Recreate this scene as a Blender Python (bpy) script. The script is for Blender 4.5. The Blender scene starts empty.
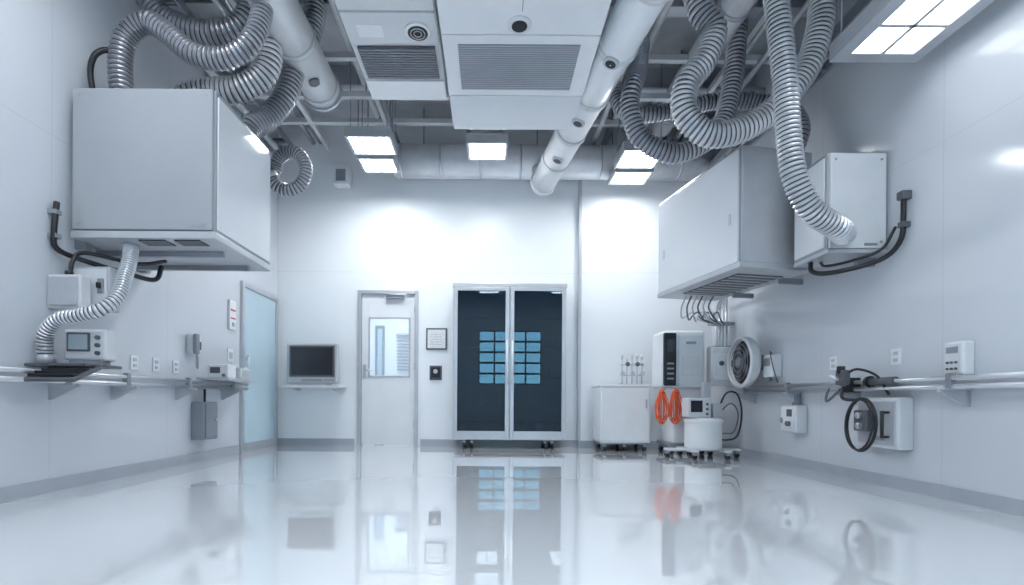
import bpy, bmesh, math, random
from mathutils import Vector, Matrix
random.seed(4)
D = bpy.data
SC = bpy.context.scene
COL = SC.collection

# ---------------------------------------------------------------- materials
def mat(name, c, rough=0.5, metal=0.0, var=0.04, vscale=6.0, bump=0.0, bscale=40.0, emit=None, es=0.0, ior=1.5, coat=0.0):
    m = D.materials.new(name); m.use_nodes = True
    nt = m.node_tree; b = nt.nodes['Principled BSDF']
    b.inputs['Roughness'].default_value = rough
    b.inputs['Metallic'].default_value = metal
    b.inputs['IOR'].default_value = ior
    b.inputs['Coat Weight'].default_value = coat
    b.inputs['Coat Roughness'].default_value = 0.0
    tc = nt.nodes.new('ShaderNodeTexCoord')
    nz = nt.nodes.new('ShaderNodeTexNoise'); nz.inputs['Scale'].default_value = vscale
    nz.inputs['Detail'].default_value = 3
    nt.links.new(tc.outputs['Object'], nz.inputs['Vector'])
    cr = nt.nodes.new('ShaderNodeValToRGB')
    cr.color_ramp.elements[0].position = 0.3; cr.color_ramp.elements[1].position = 0.7
    cr.color_ramp.elements[0].color = (*[x*(1-var) for x in c], 1)
    cr.color_ramp.elements[1].color = (*[min(1, x*(1+var)) for x in c], 1)
    nt.links.new(nz.outputs['Fac'], cr.inputs['Fac'])
    nt.links.new(cr.outputs['Color'], b.inputs['Base Color'])
    if bump > 0:
        n2 = nt.nodes.new('ShaderNodeTexNoise'); n2.inputs['Scale'].default_value = bscale
        nt.links.new(tc.outputs['Object'], n2.inputs['Vector'])
        bp = nt.nodes.new('ShaderNodeBump'); bp.inputs['Strength'].default_value = bump
        bp.inputs['Distance'].default_value = 0.01
        nt.links.new(n2.outputs['Fac'], bp.inputs['Height'])
        nt.links.new(bp.outputs['Normal'], b.inputs['Normal'])
    if emit:
        b.inputs['Emission Color'].default_value = (*emit, 1)
        b.inputs['Emission Strength'].default_value = es
    return m

def wall_mat(name, c, rough, axis, pitch, off=0.0):
    """painted cleanroom panel: thin vertical joints every `pitch` m and two horizontal joints"""
    m = mat(name, c, rough, 0, 0.015, 1.2)
    nt = m.node_tree; b = nt.nodes['Principled BSDF']
    tc = [n for n in nt.nodes if n.type == 'TEX_COORD'][0]
    cr = [n for n in nt.nodes if n.type == 'VALTORGB'][0]
    sx = nt.nodes.new('ShaderNodeSeparateXYZ'); nt.links.new(tc.outputs['Object'], sx.inputs[0])
    def joint(sock, p, o, w):
        a = nt.nodes.new('ShaderNodeMath'); a.operation = 'ADD'; a.inputs[1].default_value = o + 100*p
        nt.links.new(sock, a.inputs[0])
        q = nt.nodes.new('ShaderNodeMath'); q.operation = 'MODULO'; q.inputs[1].default_value = p
        nt.links.new(a.outputs[0], q.inputs[0])
        l = nt.nodes.new('ShaderNodeMath'); l.operation = 'LESS_THAN'; l.inputs[1].default_value = w
        nt.links.new(q.outputs[0], l.inputs[0]); return l.outputs[0]
    j1 = joint(sx.outputs[axis], pitch, off, 0.006)
    j2 = joint(sx.outputs['Z'], 2.4, 0.0, 0.006)
    mx = nt.nodes.new('ShaderNodeMath'); mx.operation = 'MAXIMUM'
    nt.links.new(j1, mx.inputs[0]); nt.links.new(j2, mx.inputs[1])
    mul = nt.nodes.new('ShaderNodeMath'); mul.operation = 'MULTIPLY'; mul.inputs[1].default_value = 0.22
    nt.links.new(mx.outputs[0], mul.inputs[0])
    mix = nt.nodes.new('ShaderNodeMixRGB'); mix.inputs['Color2'].default_value = (0.3, 0.32, 0.36, 1)
    nt.links.new(mul.outputs[0], mix.inputs['Fac']); nt.links.new(cr.outputs['Color'], mix.inputs['Color1'])
    nt.links.new(mix.outputs['Color'], b.inputs['Base Color'])
    return m

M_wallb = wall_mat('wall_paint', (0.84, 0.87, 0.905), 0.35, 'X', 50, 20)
M_wallf = wall_mat('wall_paint_dimmed', (0.55, 0.57, 0.60), 0.5, 'X', 50, 20)  # unseen rear wall, darkened to weaken its reflection in the cabinet glass
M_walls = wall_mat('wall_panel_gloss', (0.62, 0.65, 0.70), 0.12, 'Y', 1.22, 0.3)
M_floor = mat('epoxy_floor', (0.76, 0.79, 0.83), 0.0, 0, 0.012, 0.8, ior=2.1, coat=1.0)
M_ceil = mat('ceiling_deck', (0.56, 0.58, 0.62), 0.6, 0, 0.15, 3)
M_base = mat('baseboard_grey', (0.42, 0.45, 0.50), 0.35)
M_white = mat('white_enamel', (0.78, 0.80, 0.83), 0.3, 0, 0.02)
M_white2 = mat('white_plastic', (0.66, 0.68, 0.71), 0.4, 0, 0.03)
M_unit = mat('grey_unit_enamel', (0.36, 0.38, 0.41), 0.22, 0, 0.03, 2)
M_unitg = mat('gloss_unit_enamel', (0.72, 0.75, 0.79), 0.07, 0, 0.02, 2)
M_lgrey = mat('light_grey_metal', (0.52, 0.54, 0.58), 0.35, 0.3)
M_grey = mat('grey_metal', (0.33, 0.35, 0.39), 0.4, 0.5)
M_dgrey = mat('dark_grey', (0.10, 0.108, 0.125), 0.45)
M_black = mat('black_rubber', (0.012, 0.013, 0.017), 0.35)
M_steel = mat('brushed_steel', (0.62, 0.64, 0.68), 0.28, 0.9)
M_alu = mat('aluminium_frame', (0.55, 0.57, 0.61), 0.35, 0.5)
M_hose = mat('flex_duct_foil', (0.60, 0.615, 0.65), 0.33, 0.7, 0.10, 9, 0.2, 60)
M_hosed = mat('flex_duct_dark', (0.36, 0.37, 0.41), 0.33, 0.7, 0.12, 9, 0.2, 60)
M_groove_shade = mat('flex_duct_groove_shade', (0.07, 0.075, 0.085), 0.5, 0.3)  # shade between the duct ribs, put into the colour for contrast
M_foil = mat('duct_insulation_foil', (0.80, 0.82, 0.86), 0.3, 0.25, 0.08, 4, 0.9, 12)
M_screen = mat('dark_screen', (0.02, 0.022, 0.03), 0.12, 0, 0.05)
M_frost = mat('frosted_blue_glass', (0.47, 0.61, 0.69), 0.12, 0, 0.06, 1.0, emit=(0.5, 0.72, 0.84), es=0.04)
M_orange = mat('orange_cable', (0.80, 0.12, 0.03), 0.4)
M_red = mat('red_label', (0.6, 0.05, 0.04), 0.4)
M_paper = mat('paper', (0.75, 0.77, 0.79), 0.7, 0, 0.12, 60)
M_fill = mat('unseen_fill_diffuser', (0.9, 0.9, 0.9), 0.5, emit=(0.93, 0.97, 1.0), es=11.5)  # glow of the unseen panels added for overall light
M_diffr = mat('light_diffuser_side', (0.9, 0.9, 0.9), 0.5, emit=(0.95, 0.975, 1.0), es=5.0)
M_diffn = mat('light_diffuser_back', (0.9, 0.9, 0.9), 0.5, emit=(0.94, 0.975, 1.0), es=46.0)
M_diffm = mat('light_diffuser_near_wall', (0.9, 0.9, 0.9), 0.5, emit=(0.94, 0.975, 1.0), es=18.0)
M_lcd = mat('lcd_glow', (0.25, 0.3, 0.34), 0.2, emit=(0.5, 0.7, 0.8), es=0.1)
def glass():
    m = D.materials.new('clear_glass'); m.use_nodes = True; nt = m.node_tree
    b = nt.nodes['Principled BSDF']
    b.inputs['Roughness'].default_value = 0.0
    b.inputs['Base Color'].default_value = (0.9, 0.95, 1, 1)
    t = nt.nodes.new('ShaderNodeBsdfTransparent'); t.inputs[0].default_value = (0.93, 0.97, 1, 1)
    mx = nt.nodes.new('ShaderNodeMixShader'); mx.inputs[0].default_value = 0.08
    nt.links.new(t.outputs[0], mx.inputs[1]); nt.links.new(b.outputs[0], mx.inputs[2])
    nt.links.new(mx.outputs[0], nt.nodes['Material Output'].inputs[0])
    return m
M_glass = glass()
def tinted():
    """smoked blue glass: see-through tint plus a clean mirror-like surface reflection"""
    m = D.materials.new('tinted_cabinet_glass'); m.use_nodes = True; nt = m.node_tree
    nt.nodes.remove(nt.nodes['Principled BSDF'])
    t = nt.nodes.new('ShaderNodeBsdfTransparent'); t.inputs[0].default_value = (0.42, 0.55, 0.66, 1)
    d = nt.nodes.new('ShaderNodeBsdfDiffuse'); d.inputs[0].default_value = (0.012, 0.024, 0.04, 1)
    m1 = nt.nodes.new('ShaderNodeMixShader'); m1.inputs[0].default_value = 0.4
    nt.links.new(t.outputs[0], m1.inputs[1]); nt.links.new(d.outputs[0], m1.inputs[2])
    gl = nt.nodes.new('ShaderNodeBsdfGlossy'); gl.inputs['Roughness'].default_value = 0.0
    gl.inputs[0].default_value = (0.75, 0.9, 1, 1)
    fr = nt.nodes.new('ShaderNodeFresnel'); fr.inputs[0].default_value = 1.7
    m2 = nt.nodes.new('ShaderNodeMixShader')
    nt.links.new(fr.outputs[0], m2.inputs[0]); nt.links.new(m1.outputs[0], m2.inputs[1]); nt.links.new(gl.outputs[0], m2.inputs[2])
    nt.links.new(m2.outputs[0], nt.nodes['Material Output'].inputs[0])
    return m
M_glassd = tinted()

# ---------------------------------------------------------------- geometry helpers
def mesh_obj(name, verts, faces, m, smooth=False):
    me = D.meshes.new(name); me.from_pydata([tuple(v) for v in verts], [], faces); me.update()
    if smooth:
        for p in me.polygons: p.use_smooth = True
    me.materials.append(m)
    o = D.objects.new(name, me); COL.objects.link(o); return o

def cat(pts, closed=False, per=16):
    P = [Vector(p) for p in pts]; n = len(P); out = []
    if n == 2 and not closed: return P
    rng = range(n if closed else n-1)
    for i in rng:
        if closed: p0, p1, p2, p3 = P[(i-1) % n], P[i], P[(i+1) % n], P[(i+2) % n]
        else:
            p1, p2 = P[i], P[i+1]
            p0 = P[i-1] if i > 0 else p1*2-p2
            p3 = P[i+2] if i+2 < n else p2*2-p1
        for k in range(per):
            t = k/per
            out.append(0.5*((2*p1)+(-p0+p2)*t+(2*p0-5*p1+4*p2-p3)*t*t+(-p0+3*p1-3*p2+p3)*t**3))
    if not closed: out.append(P[-1])
    return out

def resample(path, step):
    out = [path[0]]; acc = 0.0
    for a, b in zip(path, path[1:]):
        L = (b-a).length
        if L < 1e-9: continue
        d = step-acc
        while d <= L:
            out.append(a+(b-a)*(d/L)); d += step
        acc = (acc+L) % step
    if (out[-1]-path[-1]).length > step*0.3: out.append(path[-1])
    return out

def sweep(path, rad, n, closed=False):
    N = len(path); vs = []; fs = []
    T = []
    for i in range(N):
        a = path[i-1] if (i > 0 or closed) else path[i]
        b = path[(i+1) % N] if (i < N-1 or closed) else path[i]
        T.append((b-a).normalized())
    up = Vector((0, 0, 1)) if abs(T[0].z) < 0.9 else Vector((1, 0, 0))
    nrm = (up-T[0]*up.dot(T[0])).normalized()
    for i in range(N):
        nrm = (nrm-T[i]*nrm.dot(T[i])).normalized()
        bn = T[i].cross(nrm); r = rad(i)
        for k in range(n):
            a = 2*math.pi*k/n
            vs.append(path[i]+nrm*(math.cos(a)*r)+bn*(math.sin(a)*r))
    for i in range(N if closed else N-1):
        j = (i+1) % N
        for k in range(n):
            k2 = (k+1) % n
            fs.append((i*n+k, i*n+k2, j*n+k2, j*n+k))
    if not closed:
        fs.append(tuple(range(n-1, -1, -1))); fs.append(tuple((N-1)*n+k for k in range(n)))
    return vs, fs

class G:
    def __init__(s, name, loc=None, rz=0.0):
        s.e = D.objects.new(name, None); COL.objects.link(s.e); s.e.empty_display_size = 0.1
        s.kids = []; s.auto = loc is None
        if loc is not None:
            s.e.location = loc; s.e.rotation_euler = (0, 0, rz)
    def add(s, o):
        o.parent = s.e; s.kids.append(o); return o
    def box(s, part, x, y, z, m, bev=0.008, rot=None):
        bm = bmesh.new(); bmesh.ops.create_cube(bm, size=1)
        sx, sy, sz = x[1]-x[0], y[1]-y[0], z[1]-z[0]
        for v in bm.verts: v.co = Vector((v.co.x*sx, v.co.y*sy, v.co.z*sz))
        bv = min(bev, 0.3*min(abs(sx), abs(sy), abs(sz)))
        if bv > 0.0005:
            bmesh.ops.bevel(bm, geom=bm.edges[:], offset=bv, segments=2 if bv < .02 else 5, profile=0.5, affect='EDGES')
        c = Vector(((x[0]+x[1])/2, (y[0]+y[1])/2, (z[0]+z[1])/2))
        R = Matrix.Identity(4)
        if rot: R = Matrix.Rotation(rot[1], 4, rot[0])
        for v in bm.verts: v.co = R @ v.co + c
        bmesh.ops.recalc_face_normals(bm, faces=bm.faces[:])
        me = D.meshes.new(part); bm.to_mesh(me); bm.free(); me.materials.append(m)
        o = D.objects.new(part, me); COL.objects.link(o); return s.add(o)
    def cyl(s, part, p0, p1, r, m, n=28, r2=None):
        p0, p1 = Vector(p0), Vector(p1); r2 = r if r2 is None else r2
        vs, fs = sweep([p0, p1], lambda i: r if i == 0 else r2, n)
        o = mesh_obj(part, vs, fs, m)
        for p in o.data.polygons[:-2]: p.use_smooth = True
        return s.add(o)
    def tube(s, part, pts, r, m, n=10, closed=False, per=12):
        path = cat(pts, closed, per)
        vs, fs = sweep(path, lambda i: r, n, closed)
        return s.add(mesh_obj(part, vs, fs, m, True))
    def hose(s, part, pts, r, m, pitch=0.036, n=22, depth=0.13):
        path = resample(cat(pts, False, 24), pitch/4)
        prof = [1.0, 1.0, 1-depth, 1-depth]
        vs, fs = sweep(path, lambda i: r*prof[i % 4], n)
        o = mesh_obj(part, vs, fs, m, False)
        o.data.materials.append(M_groove_shade)
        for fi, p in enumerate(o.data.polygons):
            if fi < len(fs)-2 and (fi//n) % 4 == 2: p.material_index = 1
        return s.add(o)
    def lathe(s, part, prof, c, axis, m, n=32):
        """prof: list of (radius, distance along axis)"""
        a = Vector(axis).normalized(); up = Vector((0, 0, 1)) if abs(a.z) < .9 else Vector((1, 0, 0))
        u = a.cross(up).normalized(); w = a.cross(u); c = Vector(c); vs = []; fs = []
        for r, d in prof:
            for k in range(n):
                t = 2*math.pi*k/n
                vs.append(c+a*d+u*(math.cos(t)*r)+w*(math.sin(t)*r))
        for i in range(len(prof)-1):
            for k in range(n):
                k2 = (k+1) % n
                fs.append((i*n+k, i*n+k2, (i+1)*n+k2, (i+1)*n+k))
        fs.append(tuple(range(n-1, -1, -1))); fs.append(tuple((len(prof)-1)*n+k for k in range(n)))
        o = mesh_obj(part, vs, fs, m)
        bm = bmesh.new(); bm.from_mesh(o.data); bmesh.ops.recalc_face_normals(bm, faces=bm.faces[:]); bm.to_mesh(o.data); bm.free()
        return s.add(o)
    def prism(s, part, poly, axis, a0, a1, m):
        def mk(p, a):
            if axis == 'X': return (a, p[0], p[1])
            if axis == 'Y': return (p[0], a, p[1])
            return (p[0], p[1], a)
        n = len(poly); vs = [mk(p, a0) for p in poly]+[mk(p, a1) for p in poly]
        fs = [tuple(range(n-1, -1, -1)), tuple(range(n, 2*n))]+[(i, (i+1) % n, n+(i+1) % n, n+i) for i in range(n)]
        o = mesh_obj(part, vs, fs, m)
        bm = bmesh.new(); bm.from_mesh(o.data); bmesh.ops.recalc_face_normals(bm, faces=bm.faces[:]); bm.to_mesh(o.data); bm.free()
        return s.add(o)
    def caster(s, x, y, r=0.04, top=0.1):
        s.cyl('caster_stem', (x, y, top), (x, y, r*1.7), 0.012, M_steel, 12)
        s.box('caster_fork', (x-.022, x+.022), (y-.025, y+.025), (r*1.2, r*2.1), M_grey, .004)
        s.cyl('caster_wheel', (x-.018, y+.01, r), (x+.018, y+.01, r), r, M_black, 20)
    def done(s):
        if not s.auto: return s
        mn = Vector((1e9,)*3); mx = Vector((-1e9,)*3)
        for o in s.kids:
            if o.type != 'MESH': continue
            for v in o.data.vertices:
                for i in range(3):
                    mn[i] = min(mn[i], v.co[i]); mx[i] = max(mx[i], v.co[i])
        c = Vector(((mn.x+mx.x)/2, (mn.y+mx.y)/2, mn.z)); s.e.location = c
        for o in s.kids: o.location = o.location-c
        return s

def solid(name, x, y, z, m, bev=0.0):
    g = G('tmp'); o = g.box(name, x, y, z, m, bev); o.parent = None; D.objects.remove(g.e); return o

# ---------------------------------------------------------------- room constants (metres)
XL, XR, YB, YF, H = -2.96, 3.04, 6.94, -2.0, 4.5
T = 0.12
solid('floor', (XL-T, XR+T), (YF-T, YB+T), (-0.1, 0), M_floor)
solid('ceiling', (XL-T, XR+T), (YF-T, YB+T), (H, H+0.1), M_ceil)
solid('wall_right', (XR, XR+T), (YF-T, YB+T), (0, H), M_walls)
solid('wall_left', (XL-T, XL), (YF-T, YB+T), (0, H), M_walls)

# back wall with door opening  (door X -1.83..-1.0, Z 0..2.14)
def joined(name, boxes, m):
    g = G('tmp'); bm = bmesh.new()
    for b in boxes:
        o = g.box('b', *b, m, 0.0); bm.from_mesh(o.data); D.objects.remove(o)
    me = D.meshes.new(name); bm.to_mesh(me); bm.free(); me.materials.append(m)
    D.objects.remove(g.e)
    o = D.objects.new(name, me); COL.objects.link(o); return o
DX0, DX1, DZ = -1.84, -1.0, 2.15
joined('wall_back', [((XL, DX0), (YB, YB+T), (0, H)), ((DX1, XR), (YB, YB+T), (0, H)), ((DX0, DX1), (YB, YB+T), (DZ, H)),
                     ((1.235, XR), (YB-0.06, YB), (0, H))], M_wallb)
# front wall (behind the camera) with a window, seen mirrored in the cabinet glass
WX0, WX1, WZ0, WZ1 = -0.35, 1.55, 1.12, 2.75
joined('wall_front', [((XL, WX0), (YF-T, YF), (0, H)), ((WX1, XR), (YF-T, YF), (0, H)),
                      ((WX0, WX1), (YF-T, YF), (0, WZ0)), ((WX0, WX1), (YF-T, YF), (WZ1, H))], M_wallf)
g = G('window_1')
for i in range(5):
    x = WX0+(WX1-WX0)*i/4
    g.box('mullion', (x-.025, x+.025), (YF-.09, YF-.02), (WZ0, WZ1), M_dgrey, .004)
for i in range(6):
    z = WZ0+(WZ1-WZ0)*i/5
    g.box('rail', (WX0, WX1), (YF-.085, YF-.025), (z-.03, z+.03), M_dgrey, .004)
g.box('pane', (WX0, WX1), (YF-.06, YF-.055), (WZ0, WZ1), M_glass, 0)
g.done()

# baseboards
BH = 0.09
solid('baseboard_left', (XL, XL+.015), (YF, 5.88), (0, BH), M_base)
solid('baseboard_right', (XR-.015, XR), (YF, YB-.06), (0, BH), M_base)
joined('baseboard_back', [((XL, DX0-.04), (YB-.015, YB), (0, BH)), ((DX1+.04, 1.235), (YB-.015, YB), (0, BH)),
                          ((1.22, XR), (YB-.075, YB-.06), (0, BH))], M_base)
solid('trim_1', (1.205, 1.245), (YB-.075, YB-.0), (BH, H), M_lgrey)

# ---------------------------------------------------------------- back door
g = G('door_1')
g.box('frame_left', (DX0, DX0+.05), (YB-.03, YB+T), (0, DZ), M_alu, .004)
g.box('frame_right', (DX1-.05, DX1), (YB-.03, YB+T), (0, DZ), M_alu, .004)
g.box('frame_top', (DX0+.05, DX1-.05), (YB-.03, YB+T), (DZ-.05, DZ), M_alu, .004)
lx0, lx1 = DX0+.055, DX1-.055
wx0, wx1, wz0, wz1 = -1.68, -1.125, 0.96, 1.765
y0, y1 = YB+.01, YB+.055
g.box('leaf_stile_left', (lx0, wx0), (y0, y1), (.01, DZ-.055), M_white, .002)
g.box('leaf_stile_right', (wx1, lx1), (y0, y1), (.01, DZ-.055), M_white, .002)
g.box('leaf_bottom', (wx0, wx1), (y0, y1), (.01, wz0), M_white, 0)
g.box('leaf_top', (wx0, wx1), (y0, y1), (wz1, DZ-.055), M_white, 0)
g.box('vision_pane', (wx0, wx1), (y0+.02, y0+.025), (wz0, wz1), M_glass, 0)
for a in [((wx0-.015, wx0+.01), (wz0-.015, wz1+.015)), ((wx1-.01, wx1+.015), (wz0-.015, wz1+.015)), ((wx0, wx1), (wz0-.015, wz0+.01)), ((wx0, wx1), (wz1-.01, wz1+.015))]:
    g.box('glazing_bead', a[0], (y0-.008, y0), a[1], M_lgrey, .002)
g.box('handle_plate', (lx0+.02, lx0+.06), (y0-.01, y0), (.93, 1.12), M_steel, .003)
g.cyl('handle_lever', (lx0+.04, y0-.04, 1.04), (lx0+.15, y0-.04, 1.04), .011, M_steel, 12)
g.cyl('handle_neck', (lx0+.04, y0, 1.04), (lx0+.04, y0-.045, 1.04), .011, M_steel, 12)
g.box('closer_body', (-1.45, -1.2), (y0-.06, y0), (2.03, 2.08), M_grey, .005)
g.box('closer_arm', (-1.4, -1.15), (y0-.08, y0-.065), (2.075, 2.09), M_steel, .002)
for z in (.3, 1.1, 1.9): g.cyl('hinge', (lx1+.003, y0-.008, z-.05), (lx1+.003, y0-.008, z+.05), .01, M_steel, 10)
g.done()
# corridor beyond the door, glimpsed through the vision pane
joined('wall_corridor', [((-3.0, -.2), (9.6, 9.7), (0, 2.9)), ((-3.1, -3.0), (YB+T, 9.7), (0, 2.9)), ((-.2, -.1), (YB+T, 9.7), (0, 2.9))], M_wallb)
solid('floor_corridor', (-3.1, -.1), (YB+T, 9.7), (-.1, 0), M_floor)
solid('ceiling_corridor', (-3.1, -.1), (YB+T, 9.7), (2.9, 3.0), M_wallb)
g = G('door_2')
g.box('frame', (-2.20, -2.16), (9.55, 9.6), (0, 2.0), M_grey, .004); g.box('frame', (-2.07, -2.03), (9.55, 9.6), (0, 2.0), M_grey, .004)
g.box('frame_top', (-2.20, -2.03), (9.55, 9.6), (2.0, 2.05), M_grey, .004)
g.box('leaf', (-2.16, -2.07), (9.57, 9.6), (0, 2.0), M_frost, 0)
g.done()
g = G('window_blind')
for i in range(11):
    g.box('slat', (-1.78, -1.44), (9.53, 9.56), (1.20+i*.06, 1.222+i*.06), M_lgrey, .002, ('X', .4))
g.box('head_rail', (-1.80, -1.42), (9.52, 9.58), (1.86, 1.9), M_lgrey, .004)
g.done()
g = G('corridor_fill_lamp')  # unseen lamp added to brighten the corridor behind the pane
g.box('housing', (-2.4, -1.0), (8.0, 8.5), (2.82, 2.9), M_white, .01)
g.box('diffuser', (-2.35, -1.05), (8.05, 8.45), (2.812, 2.822), mat('corridor_fill_diffuser', (.9, .9, .9), .5, emit=(.9, .96, 1), es=24), 0)
g.done()

# ---------------------------------------------------------------- glazed door in left wall
g = G('door_3')
Y0, Y1, Z0, Z1 = 5.9, 6.9, 0.06, 2.03
g.box('frame_near', (XL, XL+.035), (Y0, Y0+.06), (0, Z1), M_alu, .004)
g.box('frame_far', (XL, XL+.035), (Y1-.06, Y1), (0, Z1), M_alu, .004)
g.box('frame_top', (XL, XL+.035), (Y0+.06, Y1-.06), (Z1-.06, Z1), M_alu, .004)
g.box('kick_plate', (XL, XL+.03), (Y0+.06, Y1-.06), (0, .1), M_alu, .004)
g.box('frosted_pane', (XL, XL+.015), (Y0+.06, Y1-.06), (.1, Z1-.06), M_frost, 0)
g.cyl('pull', (XL+.05, Y0+.12, .85), (XL+.05, Y0+.12, 1.15), .012, M_steel, 12)
g.cyl('pull_post', (XL+.01, Y0+.12, .88), (XL+.05, Y0+.12, .88), .008, M_steel, 10)
g.cyl('pull_post', (XL+.01, Y0+.12, 1.12), (XL+.05, Y0+.12, 1.12), .008, M_steel, 10)
g.done()

# ---------------------------------------------------------------- tall glass cabinet
g = G('glass_door_cabinet')
cx0, cx1, cy0, cy1, cz0, cz1 = -.49, 1.0, 6.58, 6.9, .11, 2.17
g.box('side_left', (cx0, cx0+.03), (cy0+.03, cy1), (cz0, cz1), M_alu, .004)
g.box('side_right', (cx1-.03, cx1), (cy0+.03, cy1), (cz0, cz1), M_alu, .004)
g.box('top', (cx0-.01, cx1+.01), (cy0+.0, cy1), (cz1-.04, cz1+.01), M_alu, .006)
g.box('bottom', (cx0, cx1), (cy0+.03, cy1), (cz0, cz0+.06), M_alu, .004)
g.box('back', (cx0, cx1), (cy1-.02, cy1), (cz0, cz1), M_lgrey, 0)
mid = (cx0+cx1)/2
g.box('centre_post', (mid-.03, mid+.03), (cy0+.03, cy1-.02), (cz0, cz1), M_alu, .003)
for z in (.55, .95, 1.35, 1.75): g.box('shelf', (cx0+.03, cx1-.03), (cy0+.06, cy1-.02), (z-.008, z+.008), M_lgrey, .002)
for i in range(16):
    x = cx0+.12+i*.085
    if abs(x-mid) < .06: continue
    z = (.17, .558, .17, .558, .958)[i % 5]; h = random.uniform(.1, .24)
    g.box('stored_box', (x-.032, x+.032), (cy0+.08, cy0+.2), (z, z+h), (M_white, M_white2, M_lgrey)[i % 3], .004)
for a, b in ((cx0+.005, mid-.006), (mid+.006, cx1-.005)):
    w = .052
    g.box('door_stile', (a, a+w), (cy0, cy0+.03), (cz0+.01, cz1-.04), M_alu, .005)
    g.box('door_stile', (b-w, b), (cy0, cy0+.03), (cz0+.01, cz1-.04), M_alu, .005)
    g.box('door_rail', (a+w, b-w), (cy0, cy0+.03), (cz1-.09, cz1-.04), M_alu, .005)
    g.box('door_rail', (a+w, b-w), (cy0, cy0+.03), (cz0+.01, cz0+.12), M_alu, .005)
    g.box('door_glass', (a+w, b-w), (cy0+.012, cy0+.018), (cz0+.12, cz1-.09), M_glassd, 0)
for x in (mid-.035, mid+.035):
    g.cyl('handle', (x, cy0-.035, .85), (x, cy0-.035, 1.42), .010, M_white, 12)
    for z in (.9, 1.37): g.cyl('handle_post', (x, cy0, z), (x, cy0-.035, z), .007, M_steel, 10)
for x in (cx0+.2, cx1-.22):
    for y in (cy0+.07, cy1-.06):
        g.caster(x-.05, y, .045, .12); g.caster(x+.05, y, .045, .12)
g.done()

# ---------------------------------------------------------------- TV + shelf
g = G('wall_television')
g.box('bezel', (-2.70, -2.02), (6.62, 6.70), (.845, 1.375), M_lgrey, .02)
g.box('tube_housing', (-2.62, -2.10), (6.70, 6.88), (.88, 1.32), M_grey, .03)
g.box('screen_surround', (-2.66, -2.06), (6.612, 6.624), (.93, 1.345), M_dgrey, .004)
g.box('screen', (-2.635, -2.085), (6.606, 6.614), (.955, 1.32), M_screen, .003)
g.box('control_strip', (-2.5, -2.22), (6.612, 6.622), (.875, .9), M_grey, .003)
for i in range(4): g.cyl('button', (-2.18+i*.035, 6.622, .888), (-2.18+i*.035, 6.61, .888), .008, M_dgrey, 10)
g.box('foot', (-2.55, -2.17), (6.63, 6.85), (.818, .848), M_lgrey, .005)
g.done()
g = G('wall_shelf')
g.box('board', (-2.78, -1.98), (6.55, YB), (.785, .818), M_white2, .006)
for x in (-2.65, -2.12): g.prism('bracket', [(6.6, .785), (YB, .785), (YB, .75), (6.9, .75)], 'X', x, x+.02, M_lgrey)
g.done()

# notice frame / black card reader / speaker
g = G('framed_notice')
g.box('frame', (-.89, -.60), (YB-.025, YB), (1.33, 1.63), M_dgrey, .004)
g.box('paper', (-.868, -.622), (YB-.029, YB-.024), (1.352, 1.608), M_paper, 0)
for i in range(5): g.box('text_line', (-.84, -.67), (YB-.031, YB-.028), (1.4+i*.035, 1.406+i*.035), M_lgrey, 0)
g.done()
g = G('card_reader')
g.box('back_plate', (-.84, -.67), (YB-.015, YB), (.91, 1.11), M_dgrey, .005)
g.box('reader', (-.82, -.69), (YB-.045, YB-.01), (.94, 1.09), M_black, .01)
g.lathe('lens', [(.03, 0), (.03, .01), (.02, .012)], (-.755, YB-.045, 1.03), (0, -1, 0), M_lgrey, 20)
g.done()
g = G('wall_speaker')
g.box('cabinet', (-2.14, -1.93), (6.74, 6.92), (3.54, 3.82), M_white, .015)
g.box('grille', (-2.10, -1.97), (6.733, 6.742), (3.58, 3.74), M_grey, .005)
g.box('bracket', (-2.06, -2.0), (6.9, YB), (3.64, 3.72), M_grey, .003)
g.done()

# ---------------------------------------------------------------- LEFT big wall unit
g = G('ventilation_unit')
bx0, bx1, by0, by1, bz0, bz1 = -2.90, -1.915, 3.45, 4.34, 1.74, 2.78
g.box('body', (bx0, bx1), (by0+.02, by1), (bz0+.03, bz1), M_unit, .012)
g.box('front_panel', (bx0+.005, bx1-.012), (by0, by0+.025), (bz0+.06, bz1-.005), M_unit, .006)
g.box('side_panel', (bx1-.005, bx1+.01), (by0+.04, by1-.03), (bz0+.07, bz1-.04), M_unitg, .005)
g.box('base_lip', (bx0-.005, bx1+.01), (by0+.0, by1), (bz0, bz0+.05), M_lgrey, .006)
for x0, x1 in ((-2.46, -2.27), (-2.21, -2.03)):
    g.box('outlet_vent', (x0, x1), (by0+.03, by0+.16), (bz0-.006, bz0+.01), M_black, .003)
    for k in range(4): g.box('vent_blade', (x0, x1), (by0+.045+k*.03, by0+.052+k*.03), (bz0-.012, bz0-.004), M_grey, 0)
for x in (bx0+.05, bx1-.06):
    for z in (bz0+.1, bz1-.05): g.cyl('screw', (x, by0, z), (x, by0-.004, z), .008, M_grey, 10)
g.box('label', (bx1-.17, bx1-.07), (by0-.003, by0+.001), (bz0+.075, bz0+.10), M_grey, 0)
g.box('wall_bracket', (XL, bx0+.02), (by0+.1, by0+.16), (bz0-.05, bz0+.4), M_grey, .005)
g.box('wall_bracket', (XL, bx0+.02), (by1-.16, by1-.1), (bz0-.05, bz0+.4), M_grey, .005)
g.box('support_channel', (XL, bx1-.1), (by0+.3, by0+.34), (bz0-.04, bz0-.0), M_grey, .003)
g.box('support_channel', (XL, bx1-.1), (by1-.2, by1-.16), (bz0-.04, bz0-.0), M_grey, .003)
g.done()
g = G('black_drain_pipe')
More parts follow.
